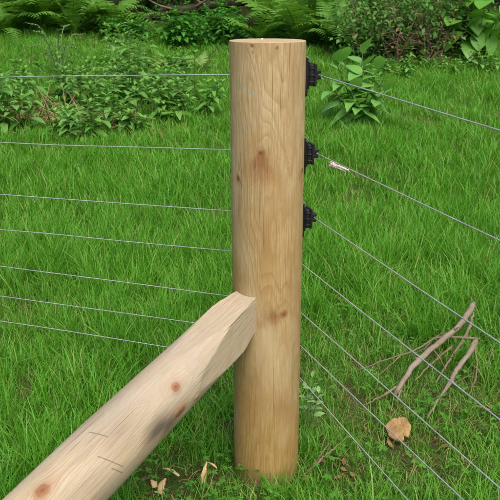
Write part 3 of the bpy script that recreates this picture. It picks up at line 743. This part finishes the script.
# ------------------------------------------------------------------ leafy plants
def leafset(name, n, L, W, folds=.3, droop=.3, mat='broad', pw=1.0, peak=.42, seg=6):
    return [leafmesh(f'leaf', rng.uniform(.85, 1.15) * L, rng.uniform(.85, 1.15) * W, folds, droop * rng.uniform(.5, 1.6), mat, pw, peak, seg) for _ in range(n)]
def leafmesh(name, L, W, fold, droop, mat, pw, peak, seg):
    V, F = leaf_geo(L, W, seg, fold, droop, .006, pw, peak); return mesh(name, V, F, M[mat])
def place_leaf(me, root, p, d, up=(0, 0, 1), s=1.0, roll=0.):
    o = bpy.data.objects.new('leaf', me); COL.objects.link(o); o.parent = root
    m = Matrix(rot_from(d, up, roll).tolist()).to_4x4() @ Matrix.Scale(s, 4); m.translation = Vector(p); o.matrix_local = m
    return o
def broad_plant(name, label, cat, loc, stems, leaves, mat_stem='weed_stem', nl=9, hmin=.15, s0=1.1, s1=.6, group=None, tilt=(.1, .7), sr=.006):
    """several leafy stems; every leaf an object of its own"""
    root = empty(name, loc); tag(root, label, cat, group)
    for (az, ln, lean) in stems:
        tip = np.array([math.cos(az) * math.sin(lean), math.sin(az) * math.sin(lean), math.cos(lean)]) * ln
        P = spline([(0, 0, -.02), tip * .5 + np.array([0, 0, .06 * ln]), tip], 14)
        V, F = tube_geo(P, np.linspace(sr, sr * .5, 14), 7); obj('stem', mesh('stem', V, F, M[mat_stem]), root)
        for k in range(nl):
            t = hmin + (1 - hmin) * k / (nl - 1); p = P[min(13, int(t * 13))]; a = k * 2.4 + rng.uniform(-.4, .4)
            el = tilt[0] + (tilt[1] - tilt[0]) * t ** 2 + rng.normal(0, .15)
            d = (math.cos(a) * math.cos(el), math.sin(a) * math.cos(el), math.sin(el))
            place_leaf(leaves[rng.integers(0, len(leaves))], root, p, d, s=(s0 + (s1 - s0) * t) * rng.uniform(.85, 1.15), roll=rng.normal(0, .2))
    return root
bl = leafset('leaf', 6, .21, .105, .18, .3, 'broad')
broad_plant('broadleaf_plant', 'clump of long broad pale green leaves standing in the lawn right of the post', 'plant', (.80, 3.82, ghf(.8, 3.82)),
            [(2.6, .50, .4), (1.2, .55, .1), (.2, .40, .5), (4.2, .34, .5), (3.3, .46, .66), (5.6, .36, .66), (4.9, .46, .15), (3.0, .52, .25), (.0, .46, .3), (4.6, .28, .75)], bl, nl=11, hmin=.12, s0=1.05, s1=.78, tilt=(-.65, .95))
M['pale'] = leaf_mat('pale_seedling_leaf', (.16, .34, .10), (.26, .44, .17), None, .3, .5, .3)
sl = leafset('leaf', 3, .034, .017, .25, .3, 'pale', seg=4)
broad_plant('seedling', 'small pale seedling standing in the grass at the right edge of the post', 'plant', (.135, .13, ghf(.135, .13)), [(1., .215, .05), (2., .17, .2), (5.6, .18, .16)], sl, nl=7, hmin=.5, s0=1.25, s1=.8, sr=.0017)
bgl = leafset('leaf', 5, .25, .18, .2, .4, 'big', .8, .4)
broad_plant('large_leaved_plant', 'tall plant with large rounded green leaves at the right end of the undergrowth', 'plant', (2.38, 6.1, ghf(2.38, 6.1)),
            [(3.3, .85, .3), (3.9, .95, .12), (4.6, .7, .4), (.6, .9, .25), (2.4, 1.1, .15), (5.4, .65, .45), (3.6, .55, .6)], bgl, nl=8, hmin=.3, s0=1.0, s1=.9, tilt=(-.75, -.05))
bg2 = leafset('leaf', 3, .17, .06, .2, .4, 'broad', .9, .4)
broad_plant('pale_leaved_plant', 'low plant with pale pointed leaves below the large leaved plant', 'plant', (2.28, 5.65, ghf(2.28, 5.65)), [(3.2, .26, .5), (.3, .3, .4), (1.6, .28, .1), (4.7, .2, .5)], bg2, nl=5)

def foliage_plant(name, label, cat, loc, h, nst, spread, L, W, mat, group=None, opp=True, nl=9, tip_up=.6, cone=False, dens=1, stem_mat='weed_stem'):
    """small leaved herb: stems and one foliage mesh (leaves below 10 px)"""
    root = empty(name, loc); tag(root, label, cat, group); gs = Geo(); gl = Geo()
    for s in range(nst):
        az = rng.uniform(0, 6.283); lean = abs(rng.normal(0, spread)); ln = h * rng.uniform(.65, 1.05)
        b0 = np.array([math.cos(az), math.sin(az), 0]) * rng.uniform(0, .05 + h * .12); tip = b0 + np.array([math.cos(az) * math.sin(lean), math.sin(az) * math.sin(lean), math.cos(lean)]) * ln
        P = spline([b0 - [0, 0, .02], (b0 + tip) / 2 + [0, 0, .04 * h], tip], 10); V, F = tube_geo(P, np.linspace(.0035, .0015, 10), 4, False); gs.add(V, F)
        for k in range(nl):
            t = .18 + .82 * k / (nl - 1); p = P[min(9, int(t * 9))]; sz = (1.25 - .6 * t) * rng.uniform(.75, 1.2)
            for q in range(2 if opp else 1):
                a = k * (math.pi / 2 if opp else 2.4) + q * math.pi + s + rng.normal(0, .25); el = -.1 + tip_up * t * t + rng.normal(0, .25)
                d = np.array([math.cos(a) * math.cos(el), math.sin(a) * math.cos(el), math.sin(el)])
                V, F = leaf_geo(L * sz, W * sz, 3, .3, .35 * rng.uniform(.4, 1.6)); gl.add(V @ rot_from(d, roll=rng.normal(0, .2)).T + p, F)
        for q in range(4):
            a = q * math.pi / 2 + s; d = np.array([math.cos(a) * .7, math.sin(a) * .7, .7]); V, F = leaf_geo(L * .55, W * .5, 3, .3, .2); gl.add(V @ rot_from(d).T + P[-1], F)
    obj('stem', gs.mesh('stem', M[stem_mat]), root); obj('foliage', gl.mesh('foliage', M[mat]), root)
    return root
weed_spots = []
tries = 0
while len(weed_spots) < 36 and tries < 4000:
    tries += 1
    y = rng.uniform(3.45, 5.7); dpt = (y + 1.715) * .943 + .3; px = rng.uniform(-60, 205); x = (px - 250) / 700 * dpt - .05
    if px > 120 and y < 3.7 + (px - 120) * .004: continue
    if px < 100 and y > 5.1: continue
    if all((x - a) ** 2 + (y - b) ** 2 > .04 for a, b in weed_spots): weed_spots.append((x, y))
for i, (x, y) in enumerate(weed_spots):
    q = int(rng.integers(0, 5)); hh = (.18, .26, .34, .42, .5)[q]
    foliage_plant('leafy_weed', ['low leafy weed in the overgrown patch left of the post', 'bushy mid height weed in the overgrown patch left of the post', 'tall leafy weed in the overgrown patch left of the post'][(0, 0, 1, 1, 2)[q]], 'weed', (x, y, ghf(x, y)), hh, int(rng.integers(3, 7)), .42, .125, .055, 'weed', ['low weeds in the patch', 'mid height weeds in the patch', 'tall weeds in the patch'][(0, 0, 1, 1, 2)[q]])
foliage_plant('leafy_weed', 'tallest pale topped weed rising from the overgrown patch', 'weed', (-1.12, 4.55, ghf(-1.12, 4.55)), .68, 5, .25, .12, .05, 'weed')
def thistle(x, y):
    root = empty('thistle', (x, y, ghf(x, y))); tag(root, 'spiny grey green thistle at the back of the overgrown patch', 'thistle'); g = Geo()
    for k in range(13):
        a = k * 2.4; P = spline([(0, 0, 0), (math.cos(a) * .12, math.sin(a) * .12, .22 + .02 * k), (math.cos(a) * .26, math.sin(a) * .26, .2 + .028 * k)], 10)
        V, F = tube_geo(P, .004, 4, False); g.add(V, F)
        for q in range(2, 10):
            for s in (-1, 1):
                b = a + s * 1.0; V, F = leaf_geo(.075 * (1.1 - q / 14), .016, 3, .3, .1); g.add(V @ rot_from((math.cos(b), math.sin(b), .35)).T + P[q], F)
    obj('foliage', g.mesh('foliage', M['thistle']), root)
thistle(-1.95, 5.45)
# dry rust-brown stalks in the weed patch
def stalks(label, x, y, n, r, h):
    g = Geo()
    for k in range(n):
        a = rng.uniform(0, 6.28); q = r * math.sqrt(rng.random()); p = np.array([q * math.cos(a) * 1.6, q * math.sin(a), .02]); b = rng.uniform(0, 6.28); ln = rng.uniform(.4, 1.) * h; el = rng.uniform(.05, 1.0)
        e = p + ln * np.array([math.cos(b) * math.cos(el), math.sin(b) * math.cos(el), math.sin(el)])
        V, F = tube_geo(spline([p, (p + e) / 2 + rng.normal(0, .02, 3), e], 6), np.linspace(.005, .002, 6), 4, False); g.add(V, F)
    tag(obj('dry_stalks', g.mesh('dry_stalks', M['rust']), None, (x, y, ghf(x, y))), label, 'dry stalks', None, 'stuff')
stalks('heap of rust brown dry stalks at the left edge of the weed patch', -2.28, 3.72, 60, .16, .26)
stalks('rust brown dry stalks in the middle of the weed patch', -1.62, 4.0, 80, .22, .34)
stalks('few rust brown dry stalks at the right of the weed patch', -1.05, 3.85, 34, .13, .28)

# ferns
def frond_mesh(L, mat, np_=17, wmax=.2, droop=1.0):
    g = Geo(); t = np.linspace(0, 1, 16); el = 1.25 - droop * 1.5 * t ** 1.2
    P = np.zeros((16, 3)); 
    for i in range(1, 16): P[i] = P[i - 1] + np.array([0, math.cos(el[i]), math.sin(el[i])]) * L / 15
    V, F = tube_geo(P, np.linspace(.005, .0012, 16), 4, False); g.add(V, F)
    for k in range(np_):
        u = .16 + .84 * k / np_; i = u * 15; i0 = int(i); p = P[i0] + (P[min(15, i0 + 1)] - P[i0]) * (i - i0); tan = P[min(15, i0 + 1)] - P[i0]; tan /= np.linalg.norm(tan)
        ln = wmax * L * min(1, .45 + u * 1.9) * (1 - u) ** .7 * 1.7 + .012
        for s in (-1, 1):
            d = np.array([s, 0, 0]) + tan * .38 + np.array([0, 0, -.12 + rng.normal(0, .08)]); d /= np.linalg.norm(d); nrm = np.cross(np.array([1., 0, 0]), tan)
            M3 = rot_from(d, nrm)
            Vp = []; m = 7                                  # toothed pinna
            for q in range(m + 1):
                f = q / m; wd = ln * .17 * (1 - f) ** .6
                Vp += [(-wd * (1 if q % 2 == 0 else .55), ln * f, -.10 * ln * f * f), (wd * (1 if q % 2 == 0 else .55), ln * f, -.10 * ln * f * f)]
            Fp = [(2 * q, 2 * q + 1, 2 * q + 3, 2 * q + 2) for q in range(m)]
            g.add(np.array(Vp) @ M3.T + p, Fp)
    return g.mesh('frond', M[mat])
fr_mid = [frond_mesh(1.0, 'fern', 18, .19, d) for d in (.75, .95, 1.15, 1.3)]
fr_pale = [frond_mesh(.5, 'fern_pale', 14, .17, d) for d in (.8, 1.1)]
def fern(label, x, y, s, n, fr, group=None, hstart=.0, a0=None):
    root = empty('fern', (x, y, ghf(x, y) + hstart)); tag(root, label, 'fern', group)
    for k in range(n):
        a = (k * 2 * math.pi / n if a0 is None else a0 + (k / max(1, n - 1) - .5) * 2.2) + rng.normal(0, .25); o = obj('frond', fr[rng.integers(0, len(fr))], root)
        o.rotation_euler = (rng.normal(-.05, .18), rng.normal(0, .12), a); sc = s * rng.uniform(.75, 1.15); o.scale = (sc,) * 3
ORD = ['leftmost', 'second from left', 'third from left', 'fourth from left', 'fifth from left', 'sixth from left', 'seventh from left', 'eighth from left', 'ninth from left']
FL = ['front fern just behind the left of the post top', 'arching front fern right behind the post top', 'bright arching fern right of the post top, beside the broadleaf plant', 'fern at the right end of the fern bank, against the small leaved shrubs',
      'tall rear fern in the middle of the fern bank behind the post', 'tall rear fern at the left of the fern bank behind the post', 'tall rear fern at the right of the fern bank behind the post']
for lab, (x, y, s, n) in zip(FL, [(.12, 6.95, .72, 9), (.55, 7.0, .85, 10), (.95, 6.9, .8, 10), (1.3, 7.3, .8, 9), (.75, 7.7, 1.05, 10), (.3, 7.8, 1.05, 9), (1.15, 7.9, 1.0, 9)]):
    fern(lab, x, y, s, n, fr_mid, 'ferns behind the post')
FL2 = ['front fern at the far left of the upper left bank', 'large drooping fern, second in the front row at upper left', 'front fern in the middle of the upper left bank', 'fern at the right of the upper left bank, near the hollow', 'small fern beside the bare hollow', 'rear fern at the left edge of the picture', 'largest rear fern of the upper left bank', 'fern past the left edge of the picture']
for lab, (x, y, s, n) in zip(FL2, [(-3.15, 7.7, .8, 9), (-2.75, 7.9, .95, 10), (-2.3, 7.7, .8, 9), (-1.95, 8.0, .95, 9), (-1.62, 7.7, .6, 8), (-3.5, 8.1, 1., 9), (-2.5, 8.4, 1.2, 9), (-4.1, 7.9, 1., 9)]):
    fern(lab, x, y, s, n, fr_mid, 'ferns at the upper left')
fern('pale yellow green fern at the back of the weed patch', -.88, 5.55, .85, 6, fr_pale)
fern('smaller pale yellow green fern just left of the post top', -.55, 5.75, .55, 5, fr_pale)

for i in range(20):
    x = -1.05 + .88 * ((i * .618) % 1) + rng.normal(0, .03); y = 6.95 + .6 * rng.random()
    foliage_plant('nettle', 'upright nettle in the dense bed left of the post top', 'nettle', (x, y, ghf(x, y)), rng.uniform(.34, .52), 4, .2, .12, .06, 'nettle', 'nettles left of the post top')
for i, (x, y) in enumerate([(-1.55, 7.15), (-1.42, 7.3), (-1.72, 7.25), (-1.3, 7.45), (-1.85, 7.4)]):
    foliage_plant('nettle', ['nettle in the middle beside the bare earth hollow', 'nettle at the right of the middle beside the hollow', 'nettle at the left of the middle beside the hollow', 'rightmost nettle beside the bare earth hollow', 'leftmost nettle beside the bare earth hollow'][i], 'nettle', (x, y, ghf(x, y)), rng.uniform(.25, .42), 4, .25, .10, .05, 'nettle', 'nettles beside the hollow')
for i in range(9):
    x = 1.15 + .18 * i + rng.normal(0, .05); y = 5.62 + rng.normal(0, .12)
    foliage_plant('low_weed', f'low leafy weed at the foot of the right shrubs, {ORD[i]} of nine', 'weed', (x, y, ghf(x, y)), rng.uniform(.14, .26), 4, .5, .09, .04, 'weed', 'low weeds under the shrubs at right')

# shrubs: branching stems and a crown of many small leaves
def bush(label, x, y, h, rx, ry, nleaf, L, W, mat, group=None, cat='shrub', name='shrub', base=.05, twigs='twig'):
    root = empty(name, (x, y, ghf(x, y))); tag(root, label, cat, group); gs = Geo(); ends = []
    for k in range(13):
        a = k * 2.4 + rng.normal(0, .3); q = math.sqrt(rng.random()); e = np.array([rx * q * math.cos(a), ry * q * math.sin(a), h * rng.uniform(.55, 1.) * (1 - .35 * q * q)])
        P = spline([(rng.normal(0, .04), rng.normal(0, .04), -.03), e * [.4, .4, .5] + rng.normal(0, .04, 3), e], 9); V, F = tube_geo(P, np.linspace(.012, .003, 9), 5, False); gs.add(V, F)
        ends += [P[i] for i in range(2, 9)]
        for s in range(4):
            b = P[rng.integers(3, 8)]; e2 = b + rng.normal(0, .16, 3) * [1, 1, .8] + [0, 0, .06]; V, F = tube_geo(spline([b, (b + e2) / 2 + rng.normal(0, .015, 3), e2], 5), np.linspace(.004, .0015, 5), 4, False); gs.add(V, F)
            ends += [e2, (b + e2) / 2]
    ends = np.array(ends); obj('stem', gs.mesh('stem', M[twigs]), root)
    if nleaf:
        V0, F0 = leaf_geo(1., W / L, 2, .3, .25); F0 = np.array(F0); m = len(V0)
        c = ends[rng.integers(0, len(ends), nleaf)] + rng.normal(0, .075, (nleaf, 3)) * [1.1, 1.1, .9]; c[:, 2] = np.maximum(c[:, 2], base)
        VV = np.empty((nleaf, m, 3))
        for k in range(nleaf):
            a = rng.uniform(0, 6.283); el = rng.normal(-.05, .5); VV[k] = (V0 * L * rng.uniform(.6, 1.25)) @ rot_from((math.cos(a) * math.cos(el), math.sin(a) * math.cos(el), math.sin(el)), roll=rng.normal(0, .4)).T + c[k]
        FF = (F0[None] + (np.arange(nleaf) * m)[:, None, None]).reshape(-1, 4)
        obj('crown', mesh('crown', VV.reshape(-1, 3), FF, M[mat]), root)
    return root
for lab, (x, y, h) in zip([f'small leaved green shrub in the front row at upper right, {ORD[k]}' for k in range(4)] + [f'taller small leaved shrub in the back row at upper right, {ORD[k]}' for k in range(4)], [(1.2, 6.15, .75), (1.5, 6.1, .8), (1.82, 6.15, .85), (2.1, 6.25, .85), (1.4, 6.7, 1.1), (1.75, 7.0, 1.2), (2.2, 7.55, 1.2), (2.65, 7.5, 1.2)]):
    bush(lab, x, y, h, .38, .34, 1500, .065, .034, 'bush', 'small leaved shrubs at the upper right')
for lab, (x, y) in [('left', (1.52, 5.92)), ('right', (1.85, 5.95))]:
    bush(f'{lab} of two tangles of dead brown twigs before the small leaved shrubs', x, y, .62, .24, .18, 160, .05, .025, 'litter', 'dead twig tangles', 'dead shrub', 'dead_shrub', twigs='twig_grey')
for i, x in enumerate(np.linspace(-5.4, 5.4, 13)):
    bush('dense dark leafy bush at the back of the undergrowth', x + rng.normal(0, .12), 9.0 + rng.uniform(-.1, .8), 2.1 + rng.uniform(-.2, .4), .75, .55, 1600, .135, .068, 'bush_dark', 'dark bushes at the back', base=.1)
for (x, y, lab) in [(-1.35, 8.55, 'dark low bush behind the bare earth hollow'), (-.6, 8.6, 'dark low bush behind the nettle bed')]:
    bush(lab, x, y, 1.0, .6, .35, 1500, .09, .045, 'bush_dark', base=.05)
for (x, y, h) in [(3.5, 7.3, 1.2), (4.1, 7.5, 1.3), (-4.8, 8.3, 1.2)]:
    bush('leafy green bush beyond the large leaved plant' if x > 3.6 else 'leafy green bush right behind the large leaved plant' if x > 0 else 'leafy green bush beyond the ferns at far left', x, y, h, .5, .45, 1800, .09, .045, 'bush', 'bushes past the edges')
# fallen mossy limb and leaf litter in the hollow
def fallen_limb():
    P = spline([(-1.75, 8.05, 1.02), (-1.2, 8.1, 1.16), (-.7, 8.05, 1.22), (-.1, 8.15, 1.30), (.5, 8.3, 1.35)], 30); base = np.array([-.7, 8.05, ghf(-.7, 8.05)])
    root = empty('fallen_limb', tuple(base)); tag(root, 'fallen brown limb lying behind the nettles at the top', 'fallen limb')
    V, F = tube_geo(P - base + rng.normal(0, .012, P.shape), np.linspace(.065, .045, 30), 12, True, .06); obj('stem', mesh('stem', V, F, M['bark_dark']), root)
    for k in range(7):
        b = P[4 + k * 3]; e = b + rng.normal(0, .2, 3) + [0, -.15, .05]; V, F = tube_geo(spline([b, (b + e) / 2 + rng.normal(0, .03, 3), e], 7) - base, np.linspace(.016, .005, 7), 6); obj('twig', mesh('twig', V, F, M['twig_grey']), root)
fallen_limb()
def litter():
    v = []
    for k in range(4):
        V, F = leaf_geo(.07, .04, 4, .5, -.3, .02); v.append(mesh('dead_leaf', V - [0, .035, 0], F, M['litter']))
    n = 420; x = rng.normal(-1.45, .5, n); y = rng.normal(7.55, .32, n)
    n2 = 160; x2 = rng.uniform(-2.5, -.5, n2); y2 = rng.uniform(3.5, 4.6, n2)
    n3 = 150; x3 = rng.normal(.52, .20, n3); y3 = rng.normal(.08, .13, n3); x3[:40] = rng.normal(.14, .07, 40); y3[:40] = rng.normal(-.06, .05, 40); x3[40:65] = rng.normal(-.27, .07, 25); y3[40:65] = rng.normal(-.08, .05, 25)
    kk = clear_of_post(x3, y3); x3, y3 = x3[kk], y3[kk]; n3 = len(x3)
    x = np.concatenate([x, x2, x3]); y = np.concatenate([y, y2, y3]); s = np.concatenate([np.ones(n), np.ones(n2), rng.uniform(.12, .36, n3)]); n = len(x)
    scatter('leaf_litter', v, np.stack([x, y, gh(x, y) + .012], 1), np.stack([rng.normal(0, .5, n), rng.normal(0, .5, n), rng.uniform(0, 6.28, n)], 1), np.repeat((s * rng.uniform(.6, 1.2, n))[:, None], 3, 1), rng.integers(0, 4, n),
            'brown fallen leaves strewn on the ground', 'leaf litter')
litter()
